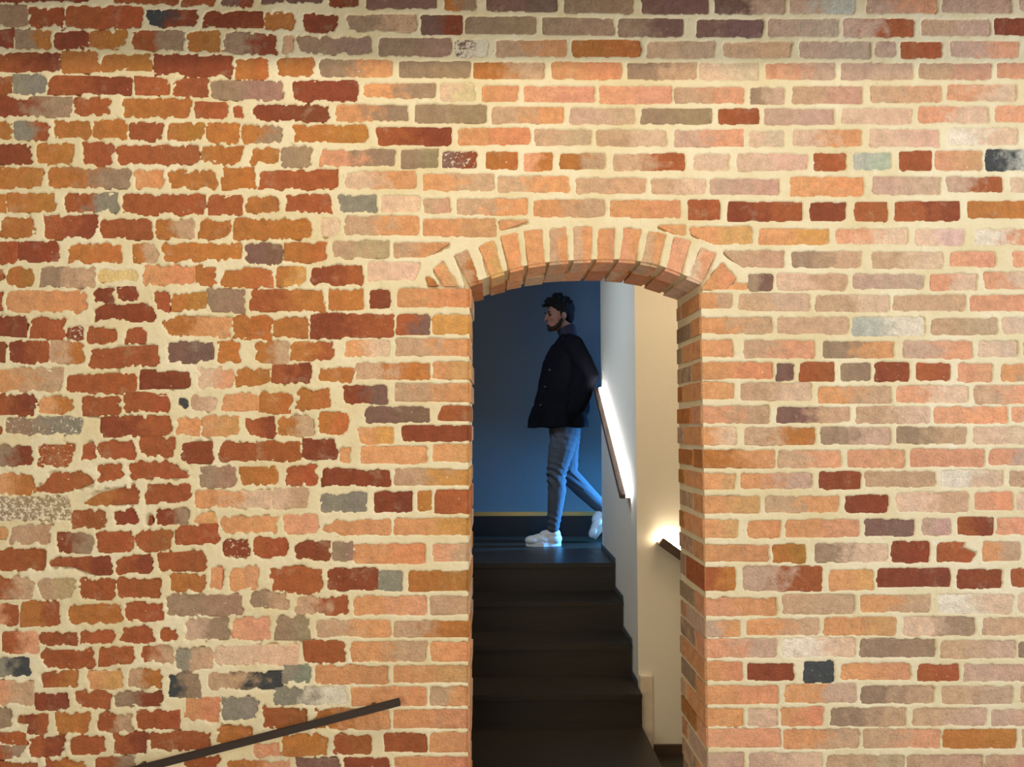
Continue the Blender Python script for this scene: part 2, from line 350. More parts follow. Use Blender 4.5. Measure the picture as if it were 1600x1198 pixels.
XL = P(734.5, 800).x; XR = P(1097, 700).x
ARCH = [(734.5,448),(760,438),(792,426.5),(822,419),(856,413.5),(892,410.5),(945,409),(997,411.5),(1034,420),(1068,433),(1094,446)]
_ap = [P(*q) for q in ARCH]; _ax = np.array([q.x for q in _ap]); _ax[0] = XL-.01; _ax[-1] = XR+.01; _az = np.array([q.z for q in _ap])
_co = np.polyfit(_ax, _az, 6)
def zarch(x): return np.polyval(_co, x)
ZSP = float(min(zarch(XL), zarch(XR))); ACX = (XL+XR)/2
TH = 0.323
def seam(x): return x < -0.083
bricks = []   # dict(poly, code, spk, side)
def add_brick(pts, code, voussoir=False):
    spk = code.count('*'); code = code.replace('*', '')
    W = [P(x, y) for x, y in pts]
    poly = [(p.x, p.z) for p in W]
    cx = sum(p[0] for p in poly)/len(poly); cz = sum(p[1] for p in poly)/len(poly)
    edge = None
    if cz < ZSP+0.02 and not voussoir:
        mx = max(p[0] for p in poly); mn = min(p[0] for p in poly)
        if abs(mx-XL) < .022 and cx < XL: edge = 'L'
        if abs(mn-XR) < .022 and cx > XR: edge = 'R'
    bricks.append(dict(poly=poly, c=(cx, cz), code=code, spk=spk, edge=edge, vous=voussoir))
for (ox, oy), txt in TILES.items():
    for it in txt.replace('\n', ';').split(';'):
        it = it.strip()
        if it.startswith('#'):
            q = it[1:].split(); n = [float(a) for a in q[:-1]]
            pts = [(ox+n[i]/4, oy+n[i+1]/4) for i in range(0, len(n), 2)]; code = q[-1]
        else:
            q = it.split(); x0, y0, x1, y1 = [float(a) for a in q[:4]]; code = q[4]; tl = float(q[5]) if len(q) > 5 else 0
            j = lambda s: random.uniform(-s, s)
            s = 7 if ox+x0/4 < 520 else 3
            pts = [(ox+(x0+j(s))/4, oy+(y0+j(s))/4), (ox+(x1+j(s))/4, oy+(y0+tl+j(s))/4), (ox+(x1+j(s))/4, oy+(y1+tl+j(s))/4), (ox+(x0+j(s))/4, oy+(y1+j(s))/4)]
        add_brick(pts, code)
for ox, oy, s in VOUS:
    q = s.split(); n = [float(a) for a in q[:-1]]
    add_brick([(ox+n[i]/4, oy+n[i+1]/4) for i in range(0, 8, 2)], q[-1], True)
    b = bricks[-1]; pl = b['poly']; b['sd'] = pl; b['full'] = False
    if oy+n[5]/4 < 452 and oy+n[7]/4 < 450 and max(n[0::2])-min(n[0::2]) < 190:
        for i, tp in ((2, 1), (3, 0)):
            x, z = pl[i]; tx, tz = pl[tp]; k_ = (tz-(float(zarch(x))))/(tz-z); x2 = tx+(x-tx)*k_
            pl[i] = (x2, float(zarch(min(max(x2, XL), XR)))-.001)
        b['full'] = True
        b['sd'] = [pl[0], pl[1], (pl[2][0], pl[2][1]-.03), (pl[3][0], pl[3][1]-.03)]
# generic courses outside the photographed part of the wall
XA, XB, ZA, ZB = P(0, 600).x, P(1600, 600).x, P(800, 1198).z, P(800, 0).z
margin = []
rz = random.Random(3); course = 0.0788
k0 = int(math.floor((-0.5-ZA)/course)); k1 = int(math.ceil((3.55-ZA)/course))
for k in range(k0, k1):
    z0 = ZA-0.05+k*course; x = -2.7 + rz.uniform(0, .2); inrow = z0+.06 >= ZA-.045 and z0 <= ZB+.035
    while x < 2.85:
        L = rz.choice((.245, .245, .12, .2)); a, b_ = x, x+L; x = b_+.022
        if inrow and b_ > XA-.06 and a < XA-.06: b_ = XA-.055
        if inrow and b_ > XA-.04 and a < XB+.078: x = XB+.078; continue
        if z0+.06 < ZA-.045 or z0 > ZB+.035 or b_ < XA-.05 or a > XB+.07:
            if XL-.01 < b_ and a < XR+.01 and z0 < 1:
                if b_-.0 > XL+.0 and a < XL: b_ = XL-.004
                elif a < XR < b_: a = XR+.004
                else: continue
            if b_-a < .05 or (z0 < ZA and z0 > ZA-.23 and b_ > XL-.30 and a < XR+.30): continue
            margin.append([(a, z0+.056), (b_, z0+.056), (b_, z0), (a, z0)])

# ------------------------------------------------------------------ mortar surface: a real relief around every brick
def vnoise(x, z, s, seed):
    x = x/s+seed*13.7; z = z/s+seed*7.3
    xi = np.floor(x); zi = np.floor(z); fx = x-xi; fz = z-zi
    fx = fx*fx*(3-2*fx); fz = fz*fz*(3-2*fz)
    def h(a, b):
        v = np.sin(a*127.1+b*311.7+seed*17.3)*43758.5453; return v-np.floor(v)
    return (h(xi, zi)*(1-fx)+h(xi+1, zi)*fx)*(1-fz)+(h(xi, zi+1)*(1-fx)+h(xi+1, zi+1)*fx)*fz-.5
def sdpoly(px, pz, poly):
    d = np.full(px.shape, 1e9); sgn = np.zeros(px.shape, bool); n = len(poly)
    for i in range(n):
        ax, az = poly[i]; bx, bz = poly[(i+1) % n]
        ex, ez = bx-ax, bz-az; wx, wz = px-ax, pz-az
        tt = np.clip((wx*ex+wz*ez)/(ex*ex+ez*ez+1e-12), 0, 1)
        d = np.minimum(d, (wx-ex*tt)**2+(wz-ez*tt)**2)
        c = ((az > pz) != (bz > pz)) & (px < (bx-ax)*(pz-az)/((bz-az) if abs(bz-az) > 1e-9 else 1e-9)+ax)
        sgn ^= c
    d = np.sqrt(d); return np.where(sgn, -d, d)
def shrink(poly, r):
    cx = sum(p[0] for p in poly)/len(poly); cz = sum(p[1] for p in poly)/len(poly)
    hx = max(abs(p[0]-cx) for p in poly); hz = max(abs(p[1]-cz) for p in poly)
    return [(cx+(p[0]-cx)*max(.3, (hx-r)/hx), cz+(p[1]-cz)*max(.3, (hz-r)/hz)) for p in poly]
CELL = 0.005
fx0, fx1, fz0, fz1 = XA-.12, XB+.14, ZA-.10, ZB+.10
gx = np.concatenate([np.arange(-2.7, fx0, .015), np.arange(fx0, fx1, CELL), np.arange(fx1, 2.9, .015)])
gz = np.concatenate([np.arange(-.5, fz0, .015), np.arange(fz0, fz1, CELL), np.arange(fz1, 3.6, .015)])
GX, GZ = np.meshgrid(gx, gz, indexing='ij')
D = np.full(GX.shape, .05)
for b in bricks:
    poly = list(b.get('sd', b['poly']))
    if b['edge'] == 'L': mx = max(p[0] for p in poly); poly = [(XL+.02 if p[0] > mx-.02 else p[0], p[1]) for p in poly]
    if b['edge'] == 'R': mn = min(p[0] for p in poly); poly = [(XR-.02 if p[0] < mn+.02 else p[0], p[1]) for p in poly]
    xs = [p[0] for p in poly]; zs = [p[1] for p in poly]
    i0, i1 = np.searchsorted(gx, [min(xs)-.04, max(xs)+.04]); j0, j1 = np.searchsorted(gz, [min(zs)-.04, max(zs)+.04])
    if i1 <= i0 or j1 <= j0: continue
    X = GX[i0:i1, j0:j1]; Z = GZ[i0:i1, j0:j1]
    old = np.clip((-.35-X)/.25, 0, 1)   # rough old masonry at the left, neat rebuilt courses at the right
    r = .015 if b['c'][0] < -.5 else .0085
    if b['vous']: r = .005
    amp = 0.0055+old*.0095
    d = sdpoly(X, Z, shrink(poly, r))-r+.0012+.0014*old
    d = d+amp*vnoise(X, Z, .028, 1)+amp*.9*vnoise(X, Z, .012, 2)
    d = d+(.002+old*.005)*vnoise(X, Z, .0062, 8)
    if b['spk'] > 0: d = d+.006*vnoise(X, Z, .014, 5)
    D[i0:i1, j0:j1] = np.minimum(D[i0:i1, j0:j1], d)
for poly in margin:
    i0, i1 = np.searchsorted(gx, [poly[0][0]-.04, poly[1][0]+.04]); j0, j1 = np.searchsorted(gz, [poly[2][1]-.04, poly[0][1]+.04])
    X = GX[i0:i1, j0:j1]; Z = GZ[i0:i1, j0:j1]
    D[i0:i1, j0:j1] = np.minimum(D[i0:i1, j0:j1], sdpoly(X, Z, shrink(poly, .006))-.006+.006*vnoise(X, Z, .03, 1))
s = np.clip((D+.0035)/.0065, 0, 1); s = s*s*(3-2*s)
H = -.016+s*.016 + s*((.0035+.005*np.clip((-.35-GX)/.25, 0, 1))*vnoise(GX, GZ, .09, 3)+.0022*vnoise(GX, GZ, .022, 4)+.0012*vnoise(GX, GZ, .009, 6))
GY = -H
# opening
OFF = .004; OFZ = .009
def open_d(X, Z):   # >0 inside the doorway (distance to its edge), boundary pushed OFF into the wall
    da = zarch(X)+OFZ-Z
    dl = X-(XL-OFF); dr = (XR+OFF)-X
    return np.minimum(np.minimum(dl, dr), np.where((X > XL-.03) & (X < XR+.03), da, -1))
OD = open_d(GX, GZ)
near = (OD > 0) & (OD < CELL*1.45)
da = zarch(GX)+OFZ-GZ
archnear = near & (da <= np.minimum(GX-(XL-OFF), (XR+OFF)-GX))
SX = np.where(archnear, GX, np.where(near, np.where(GX < ACX, XL-OFF, XR+OFF), GX))
SZ = np.where(archnear, zarch(GX)+OFZ, GZ)
dead = OD >= CELL*1.45
def grid_part(ia, ib, name, label):
    nx, nz = ib-ia, len(gz)
    V = np.stack([SX[ia:ib], GY[ia:ib], SZ[ia:ib]], -1).reshape(-1, 3)
    dd = dead[ia:ib]; allin = (OD[ia:ib] > 0)
    ii, jj = np.meshgrid(np.arange(nx-1), np.arange(nz-1), indexing='ij')
    bad = dd[:-1, :-1] | dd[1:, :-1] | dd[:-1, 1:] | dd[1:, 1:]
    bad |= allin[:-1, :-1] & allin[1:, :-1] & allin[:-1, 1:] & allin[1:, 1:]
    ok = ~bad; a = (ii*nz+jj)[ok]
    Fq = np.stack([a, a+nz, a+nz+1, a+1], -1)
    used = np.unique(Fq); mp = np.full(V.shape[0], -1); mp[used] = np.arange(len(used)); V = V[used]; Fq = mp[Fq]
    me = bpy.data.meshes.new(name)
    me.vertices.add(len(V)); me.vertices.foreach_set('co', V.astype(np.float32).ravel())
    me.loops.add(Fq.size); me.loops.foreach_set('vertex_index', Fq.astype(np.int32).ravel())
    me.polygons.add(len(Fq)); me.polygons.foreach_set('loop_start', np.arange(0, Fq.size, 4, dtype=np.int32))
    me.polygons.foreach_set('use_smooth', np.ones(len(Fq), bool)); me.update(calc_edges=True); me.validate()
    o = mesh_obj(name, me, M_MORTAR); return tag(o, label, None, None, 'structure')
isplit = int(np.searchsorted(gx, -0.083))
WL = grid_part(0, isplit+1, 'wall_left', 'old rough brick wall left of the arched doorway, uneven red and orange bricks in thick lime mortar')
WR = grid_part(isplit, len(gx), 'wall_right', 'neatly coursed pale brick wall around and right of the arched doorway')

def brick_mesh(pts, y0, depth, seed):
    """outline in x,z about the centre; bumpy chamfered front at y0; back at y0+depth"""
    rr = random.Random(seed); n = len(pts); V = []; F = []
    tx, tz = rr.uniform(-.012, .012), rr.uniform(-.02, .02)
    for px, pz in pts: V.append((px*.93, y0+px*tx+pz*tz, pz*.86))
    for px, pz in pts: V.append((px, y0+.0018+px*tx+pz*tz, pz))
    for px, pz in pts: V.append((px, y0+depth, pz))
    V.append((rr.uniform(-.01, .01), y0-rr.uniform(0, .0012), 0))
    for i in range(n):
        j = (i+1) % n
        F += [(3*n, j, i), (i, j, n+j, n+i), (n+i, n+j, 2*n+j, 2*n+i)]
    F.append(tuple(range(2*n, 3*n)))
    me = bpy.data.meshes.new('brick'); me.from_pydata(V, [], F)
    bm = bmesh.new(); bm.from_mesh(me); bmesh.ops.recalc_face_normals(bm, faces=bm.faces); bm.to_mesh(me); bm.free()
    return me
def setcol(o, code, spk, hx):
    k = random.uniform(.90, 1.06)
    c1 = lin(PAL[code[0]]); c2 = lin(PAL[code[-1]])
    jit = [random.uniform(.985, 1.015) for _ in range(3)]
    if len(code) == 1: c2 = tuple(x*random.uniform(.88, 1.10) for x in c1)
    o['c1'] = [min(1., x*k*q) for x, q in zip(c1, jit)]; o['c2'] = [min(1., x*k*q) for x, q in zip(c2, jit)]
    o['sp'] = float(spk)*.33 + random.uniform(0, .12); o['half'] = float(max(hx, .03))
def put_brick(poly, c, code, spk, y0, depth, par, seed):
    pts = [(x-c[0], z-c[1]) for x, z in poly]
    o = mesh_obj('brick', brick_mesh(pts, 0, depth, seed), M_BRICK, par)
    o.location = (c[0], y0, c[1]); setcol(o, code, spk, max(abs(p[0]) for p in pts)); return o
def expand(poly, c, e):
    out = []
    hx = max(abs(p[0]-c[0]) for p in poly); hz = max(abs(p[1]-c[1]) for p in poly)
    for x, z in poly: out.append((c[0]+(x-c[0])*(hx+e)/hx, c[1]+(z-c[1])*(hz+e)/hz))
    return out
nb = 0
for i, b in enumerate(bricks):
    c = b['c']; poly = expand(b['poly'], c, .0045); par = WL if seam(c[0]) else WR
    y0 = .0014+random.uniform(0, .0022)
    if b['edge']:
        side = b['edge']; jit = random.uniform(-.0015, .002)
        XE = XL+jit if side == 'L' else XR-jit
        far = max if side == 'L' else min
        m = far(p[0] for p in poly)
        poly = [(XE if abs(p[0]-m) < .025 else p[0], p[1]) for p in poly]
        zz = [p[1] for p in b['poly']]; z0, z1 = min(zz), max(zz)
        L = abs(XE-(min(p[0] for p in poly) if side == 'L' else max(p[0] for p in poly)))
        dep = (.115 if L > .17 else .235)+random.uniform(-.008, .008)
        poly = [(p[0], min(max(p[1], z0-.001), z1+.001)) for p in poly]
        o = put_brick(poly, c, b['code'], b['spk'], y0, dep, par, i); nb += 1
        # reveal bricks behind the corner brick
        cuts = [(dep+.018, TH-.003)] if dep > .2 else [(dep+.018, TH-.003)]
        for (ya, yb) in cuts:
            s_ = 1 if side == 'R' else -1
            ya += random.uniform(-.004, .004); xx0 = XE+s_*random.uniform(-.003, .002); xx1 = XE+s_*.05
            q = box('brick', min(xx0, xx1), max(xx0, xx1), ya, yb, z0+random.uniform(0, .004), z1-random.uniform(0, .004), M_BRICK, par, loc=(xx0, ya, (z0+z1)/2))
            q.location = (xx0, ya, (z0+z1)/2); setcol(q, random.choice(['T', 'B', 'B', 'TB', 'TO', 'BT', 'O']), 0, .1)  # browner codes put the shade of the jamb into the brick colour
    elif b['vous']:
        if not b['full']: put_brick(poly, c, b['code'], b['spk'], y0, .05, WR, i); continue
        q = b['poly']; t_ = [(c[0]+(x-c[0])*1.07, z+(.004 if z > c[1] else 0)) for x, z in q]
        d1 = random.uniform(.135, .165)
        put_brick(t_, c, b['code'], b['spk'], y0-.001, d1, WR, i)
        sh = random.uniform(-.005, .005); dz = random.uniform(-.003, .003)
        put_brick([(x+sh+(.0045 if (i_ in (1, 2)) else -.0045), z+dz) for i_, (x, z) in enumerate(t_)], c, random.choice(['T', 'o', 'O', 'TO']), 0, d1+.014, TH-.004-d1-.014+random.uniform(-.004, .004), WR, i+900)  # lighter codes stand in for light bounced up onto the soffit
    else:
        put_brick(poly, c, b['code'], b['spk'], y0, .05, par, i)
# bricks beyond the photograph's frame, joined
V = []; Fc = []
for poly in margin:
    k = len(V); rr = random.uniform(.003, .006)
    for y in (rr, .05):
        for x, z in poly: V.append((x, y, z))
    Fc += [(k+3, k+2, k+1, k), (k, k+1, k+5, k+4), (k+1, k+2, k+6, k+5), (k+2, k+3, k+7, k+6), (k+3, k, k+4, k+7), (k+4, k+5, k+6, k+7)]
tag(pyd('brick', V, Fc, M_BRICKMIX, WR), kind='stuff')
# reveal mortar (jambs and arch soffit) and the hidden back face of the wall
prof = [(XL-OFF, -.5)]
for k in range(49):
    x = XL-OFF+(XR-XL+2*OFF)*k/48; prof.append((x, float(zarch(x))+OFZ))
prof += [(XR+OFF, -.5)]
V = []; Fc = []
for (x, z) in prof: V += [(x, -.002, z), (x, TH, z)]
for k in range(len(prof)-1): Fc.append((2*k, 2*k+1, 2*k+3, 2*k+2))
pyd('joint_mortar', V, Fc, M_MORTAR, WR)
V = []; Fc = []
for (x, z) in prof: V += [(x, TH, z), (x, TH, 3.6)]
for k in range(len(prof)-1): Fc.append((2*k, 2*k+1, 2*k+3, 2*k+2))
k = len(V); V += [(-2.7, TH, -.5), (XL-OFF, TH, -.5), (XL-OFF, TH, 3.6), (-2.7, TH, 3.6)]; Fc.append((k, k+1, k+2, k+3))
k = len(V); V += [(2.9, TH, -.5), (XR+OFF, TH, -.5), (XR+OFF, TH, 3.6), (2.9, TH, 3.6)]; Fc.append((k, k+1, k+2, k+3))
pyd('back_plaster', V, Fc, M_PLASTER, WR)

# ------------------------------------------------------------------ stairwell behind the wall
XS = .755; RISE = .17; STEPY = [1.335, 1.60, 1.87, 2.145]; LAND = 4*RISE+.002
M_OAK = plain('pale_bounce_floor', (176, 160, 138), .6, nscale=6, namp=.12)  # pale colour chosen to bounce light up under the arch
fl = box('floor', -2.7, 2.9, -6.0, .30, -.06, 0, M_OAK); tag(fl, 'unseen floor in front of the brick wall, made pale to bounce light up', kind='structure')
YB = 1.445; YW = 2.715; YBLUE = 3.30
st = empty('staircase', (0, .32, 0), 'four dark wooden steps seen through the arched doorway', 'stairs')
keep(box('lower_landing', -.995, XS, TH+.004, STEPY[0]+.02, -.05, 0, M_WOOD, bev=.003), st)
for k, y in enumerate(STEPY):
    z0, z1 = k*RISE, (k+1)*RISE
    keep(box('riser', -.995, XS-.004, y, y+.02, z0-.002, z1-.03, M_WOOD, bev=.002), st)
    y2 = STEPY[k+1]+.02 if k < 3 else YBLUE
    keep(box('tread', -.995, XS-.004, y-.012, y2 if k < 3 else y+.30, z1-.03, z1, M_WOOD, bev=.004), st) if k < 3 else keep(box('tread', -.995, XS-.004, y-.012, y+.30, z1-.03, z1, M_WOOD, bev=.004), st)
tag(box('floor', -2.0, XS, 2.445, YBLUE, LAND-.03-.002, LAND-.002, M_WOOD), 'dark upper landing floor the man walks on', kind='structure')
tag(box('floor', XS, 3.0, YW, YBLUE, LAND-.05, LAND-.002, M_WOOD), 'dark corridor floor hidden right of the landing', kind='structure')
tag(box('floor', XS, 2.9, .30, YB, -.22, -RISE, M_WOOD), 'dark lower tread right of the landing edge', kind='structure')
tag(box('trim_1', XS-.02, XS, .33, STEPY[0], -.22, -.052, M_WOOD), 'dark side face under the landing edge', kind='structure')
ws = box('wall_side', XS, 2.9, YB, YW, -.22, 3.3, M_PLASTER); tag(ws, 'plain plaster corner wall right of the stairs', kind='structure')
tag(box('wall_back', -2.0, 3.0, YBLUE, YBLUE+.1, 0, 3.3, M_BLUE), 'dark grey-blue wall behind the walking man', kind='structure')
tag(box('wall_far_left', -1.1, -1.0, .33, 2.3, -.1, 3.3, M_PLASTER), 'hidden plaster wall left of the stairs', kind='structure')
tag(box('wall_landing_left', -2.1, -2.0, 2.0, YBLUE, 0, 3.3, M_PLASTER), 'hidden plaster wall at the left end of the landing', kind='structure')
tag(box('wall_corridor_end', 3.0, 3.1, YW-.1, YBLUE, 0, 3.3, M_PLASTER), 'hidden plaster wall at the right end of the corridor', kind='structure')
tag(box('wall_hidden_left', -2.1, -1.1, 2.2, 2.3, 0, 3.3, M_PLASTER), 'hidden plaster wall turning the landing corner', kind='structure')
tag(box('wall_hidden_right', 2.8, 2.9, .33, YB, -.22, 3.3, M_PLASTER), 'hidden plaster wall at the far right of the lower stair', kind='structure')
tag(box('ceiling', -2.7, 3.1, .33, YBLUE+.1, 3.3, 3.4, M_CEIL), 'plain ceiling over the stairs', kind='structure')
tag(box('baseboard_back', -2.0, 3.0, YBLUE-.02, YBLUE, LAND, LAND+.155, M_BLACK), 'tall black skirting below the blue wall', kind='structure')
tag(box('trim_2', -2.0, 3.0, YBLUE-.024, YBLUE, LAND+.155, LAND+.185, M_BRASS), 'thin brass strip on top of the black skirting', kind='structure')
# plaster stub beside the first step and small metal strips along the treads
tag(box('trim_3', XS+.002, XS+.068, YB-.035, YB, -RISE, P(1010, 1053, YB).z, M_STUB, bev=.003), 'narrow plaster pilaster stub at the foot of the corner', kind='structure')
tag(box('baseboard_right', XS+.068, 2.8, YB-.014, YB, -RISE, -RISE+.045, M_STEEL), 'low brown skirting at the foot of the beige wall', kind='structure')
for k, y in enumerate(STEPY):
    z1 = (k+1)*RISE; ya = max(y, YB+.004)
    yb = STEPY[k+1] if k < 3 else YW
    keep(box('side_strip', XS-.008, XS-.002, ya, yb, z1, z1+.028, M_STRIP), st)

# front room: ceiling and an unseen beam added to keep the top courses in shade
tag(box('ceiling', -2.7, 2.9, -2.4, .0, 3.55, 3.65, M_CEIL), 'plain ceiling of the front room', kind='structure')
tag(box('shade_beam', -2.7, 2.9, -.52, -.36, 2.985, 3.55, M_CEIL), 'unseen beam added to shade the top courses of the brick wall', kind='structure')

# ------------------------------------------------------------------ handrails
def bar_between(name, a, b, wy, wz, mat, par, normal, shift=(0,0)):
    """square bar from a to b; cross axes: normal (away from wall) and the in-wall perpendicular"""
    a = Vector(a); b = Vector(b); d = (b-a).normalized(); n = Vector(normal).normalized(); u = n.cross(d).normalized()
    if u.z < 0: u = -u
    V = []
    for p in (a, b):
        for s1, s2 in ((-1, -1), (1, -1), (1, 1), (-1, 1)):
            V.append(p+n*(shift[0]+s1*wy/2)+u*(shift[1]+s2*wz/2))
    bm = bmesh.new(); vs = [bm.verts.new(v-Vector(par.location)) for v in V]
    for f in ((0, 1, 2, 3), (7, 6, 5, 4), (0, 4, 5, 1), (1, 5, 6, 2), (2, 6, 7, 3), (3, 7, 4, 0)): bm.faces.new([vs[i] for i in f])
    bmesh.ops.recalc_face_normals(bm, faces=bm.faces)
    bmesh.ops.bevel(bm, geom=list(bm.edges), offset=min(wy, wz)*.12, segments=2, affect='EDGES')
    me = bpy.data.meshes.new(name); bm.to_mesh(me); bm.free(); return mesh_obj(name, me, mat, par)
def wallpt(u, v):   # point on the plaster plane X = XS
    d = Fv + Rv*((u-800)/F_PX) + Uv*((599-v)/F_PX); t = XS/d.x
    return Vector((XS, -DIST+d.y*t, EYE+d.z*t))
a = wallpt(986, 776); b = wallpt(941.5, 608)
h1 = empty('handrail', a, 'lit handrail on the white stair wall behind the man, glowing white upwards', 'handrail')
a = a+Vector((-.045, 0, 0)); b = b+Vector((-.045, 0, 0))
bar_between('bar', a, b, .034, .028, M_STEEL, h1, (-1, 0, 0))
bar_between('led_strip', a, b, .022, .012, M_LEDC, h1, (-1, 0, 0), (-.030, .008))
bar_between('led_shield', a, b, .046, .005, M_STEEL, h1, (-1, 0, 0), (-.022, -.010))  # plate added to keep the strip's glow off the wall below
for t in (.12, .88):
    p = a.lerp(b, t); bar_between('bracket', p, p+Vector((.046, 0, 0)), .014, .014, M_STEEL, h1, (0, 1, 0))
a = P(1029, 843, YB); b = P(1180, 951, YB)
h2 = empty('handrail', a, 'short lit end of a bronze handrail on the beige wall beside the right jamb', 'handrail')
a = a+Vector((0, -.045, 0)); b = b+Vector((0, -.045, 0))
bar_between('bar', a, b, .034, .046, M_STEEL, h2, (0, -1, 0))
bar_between('led_strip', a, b, .022, .016, M_LED, h2, (0, -1, 0), (-.026, .018))
bar_between('led_shield', a, b, .046, .006, M_STEEL, h2, (0, -1, 0), (-.022, -.014))  # also added, stops light spilling under this rail
p = a.lerp(b, .7); bar_between('bracket', p, p+Vector((0, .046, 0)), .014, .014, M_STEEL, h2, (1, 0, 0))
a = P(625, 1096, -.055); b = P(-200, 1309, -.055)
h3 = empty('handrail', a+Vector((0, .055, 0)), 'thin dark bronze handrail sloping down to the left across the brick wall', 'handrail')
bar_between('bar', a, b, .014, .023, M_DARKSTEEL, h3, (0, -1, 0))
for (u, v) in ((580, 1108), (213, 1202), (-120, 1288)):
    p = P(u, v, -.055); bar_between('bracket', p, p+Vector((0, .056, -.004)), .012, .012, M_STEEL, h3, (1, 0, 0))

# ------------------------------------------------------------------ the walking man
YP = 2.87
def pp(u, v, dy=0.): 
    q = P(u, v, YP); return Vector((q.x, YP+dy, q.z))
PX = (YP+DIST)/F_PX
_tpl = {}
def sphere_tpl(seg, ring):
    if (seg, ring) not in _tpl:
        V = [(0, 0, 1)]; Fc = []
        for i in range(1, ring):
            for k in range(seg):
                a = math.pi*i/ring; t = 2*math.pi*k/seg; V.append((math.sin(a)*math.cos(t), math.sin(a)*math.sin(t), math.cos(a)))
        V.append((0, 0, -1)); e = len(V)-1
        for k in range(seg):
            k2 = (k+1) % seg
            Fc.append((0, 1+k, 1+k2))
            for i in range(ring-2): Fc.append((1+i*seg+k, 1+(i+1)*seg+k, 1+(i+1)*seg+k2, 1+i*seg+k2))
            Fc.append((e, 1+(ring-2)*seg+k2, 1+(ring-2)*seg+k))
        _tpl[(seg, ring)] = (np.array(V), Fc)
    return _tpl[(seg, ring)]
class MB:
    def __init__(s): s.v = []; s.f = []; s.n = 0
    def mesh(s, name, shift=(0, 0, 0)):
        me = bpy.data.meshes.new(name); me.from_pydata((np.concatenate(s.v)+np.array(shift)).tolist(), [], s.f); me.update(); return me
def ellipsoid(mb, c, r, rot=None, seg=20, ring=12):
    V, Fc = sphere_tpl(seg, ring); m = np.array((rot or Matrix.Identity(4)).to_3x3())
    mb.v.append((V*np.array(r[:3])) @ m.T+np.array(c)); n = mb.n
    mb.f += [tuple(i+n for i in f) for f in Fc]; mb.n += len(V)
def limb(bm, pts, seg=18, flat=1.0):
    """tapered tube through (point, rx, ry) with round ends; rx in the picture plane, ry in depth"""
    for i in range(len(pts)-1):
        (a, ra, sa), (b, rb, sb) = pts[i], pts[i+1]
        n = max(3, int((b-a).length/max(.006, min(ra, rb)*.33)))
        for k in range(n+(i == len(pts)-2)):
            t = k/n; c = a.lerp(b, t)
            d = (b-a).normalized(); q = Vector((0, 0, 1)).rotation_difference(d).to_matrix().to_4x4()
            rx = ra+(rb-ra)*t; ry = sa+(sb-sa)*t
            ellipsoid(bm, c, (rx, ry, min(rx, ry)), q, 14, 8)
def remeshed(name, bm, vox, mat, par, smooth_it=6, fac=.5, post=None):
    me = bm.mesh(name+'_tmp')
    o = bpy.data.objects.new(name+'_tmp', me); COL.objects.link(o)
    m = o.modifiers.new('r', 'REMESH'); m.mode = 'VOXEL'; m.voxel_size = vox
    s_ = o.modifiers.new('s', 'SMOOTH'); s_.iterations = smooth_it; s_.factor = fac
    dg = bpy.context.evaluated_depsgraph_get(); dg.update()
    me2 = bpy.data.meshes.new_from_object(o.evaluated_get(dg))
    bpy.data.objects.remove(o); bpy.data.meshes.remove(me)
    me2.name = name
    if post:
        for v in me2.vertices: v.co = post(v.co.copy())
    loc = Vector(par.location)
    me2.transform(Matrix.Translation(-loc))
    return mesh_obj(name, me2, mat, par, True)
M_SKIN = plain('skin', (138, 94, 76), .65, nscale=30, namp=.08)
M_HAIR = plain('black_hair', (9, 8, 8), .8, nscale=80, namp=.3, bscale=180, bdist=.004, spec=.2)
M_BEARD = plain('short_beard', (38, 27, 23), .9, nscale=120, namp=.4, bscale=260, bdist=.003, spec=.2)
M_JACKET = plain('navy_wool', (9, 10, 18), .95, nscale=60, namp=.2, bscale=300, bdist=.001, spec=.15)
M_JEANS = plain('grey_blue_denim', (76, 82, 92), .88, nscale=40, namp=.15, bscale=350, bdist=.0008, spec=.2)
M_SHOE = plain('white_leather', (226, 226, 226), .5)
M_EYE = plain('eye_white', (190, 185, 180), .3); M_IRIS = plain('dark_iris', (30, 20, 15), .3); M_LIP = plain('lips', (140, 82, 74), .5)
M_SHIRT = plain('blue_shirt', (18, 22, 44), .8)
man = empty('person', (pp(870, 855).x, YP, LAND), 'man in dark navy jacket, grey jeans and white sneakers walking left on the upper landing', 'person')
# --- body: head, neck, torso, arms, legs as one remeshed skin
bm = MB()
HC = pp(873, 492)
RH = Matrix.Rotation(math.radians(16), 4, 'Z')   # head turned slightly to the camera (faces -X)
def hp(x, y, z): return HC + (RH @ Vector((x, y, z)))
ellipsoid(bm, hp(.012, 0, .030), (.098, .076, .090), RH)          # skull
ellipsoid(bm, hp(-.030, 0, -.020), (.056, .060, .090), RH)        # face
ellipsoid(bm, hp(-.036, 0, -.085), (.046, .046, .036), RH)        # jaw
ellipsoid(bm, hp(-.066, 0, -.104), (.021, .024, .018), RH)        # chin
ellipsoid(bm, hp(.000, 0, -.060), (.055, .055, .045), RH)
ellipsoid(bm, hp(-.081, 0, .016), (.013, .042, .012), RH)         # brow
ellipsoid(bm, hp(-.091, 0, -.018), (.014, .010, .028), RH @ Matrix.Rotation(math.radians(22), 4, 'Y'))   # nose bridge
ellipsoid(bm, hp(-.102, 0, -.040), (.014, .014, .011), RH)        # nose tip
ellipsoid(bm, hp(-.078, 0, -.068), (.016, .026, .012), RH)        # mouth area
for s_ in (-1, 1):
    ellipsoid(bm, hp(-.062, s_*.040, -.030), (.018, .014, .018), RH)   # cheeks
    ellipsoid(bm, hp(.012, s_*.076, -.012), (.018, .009, .030), RH @ Matrix.Rotation(math.radians(-12), 4, 'Y'))   # ears
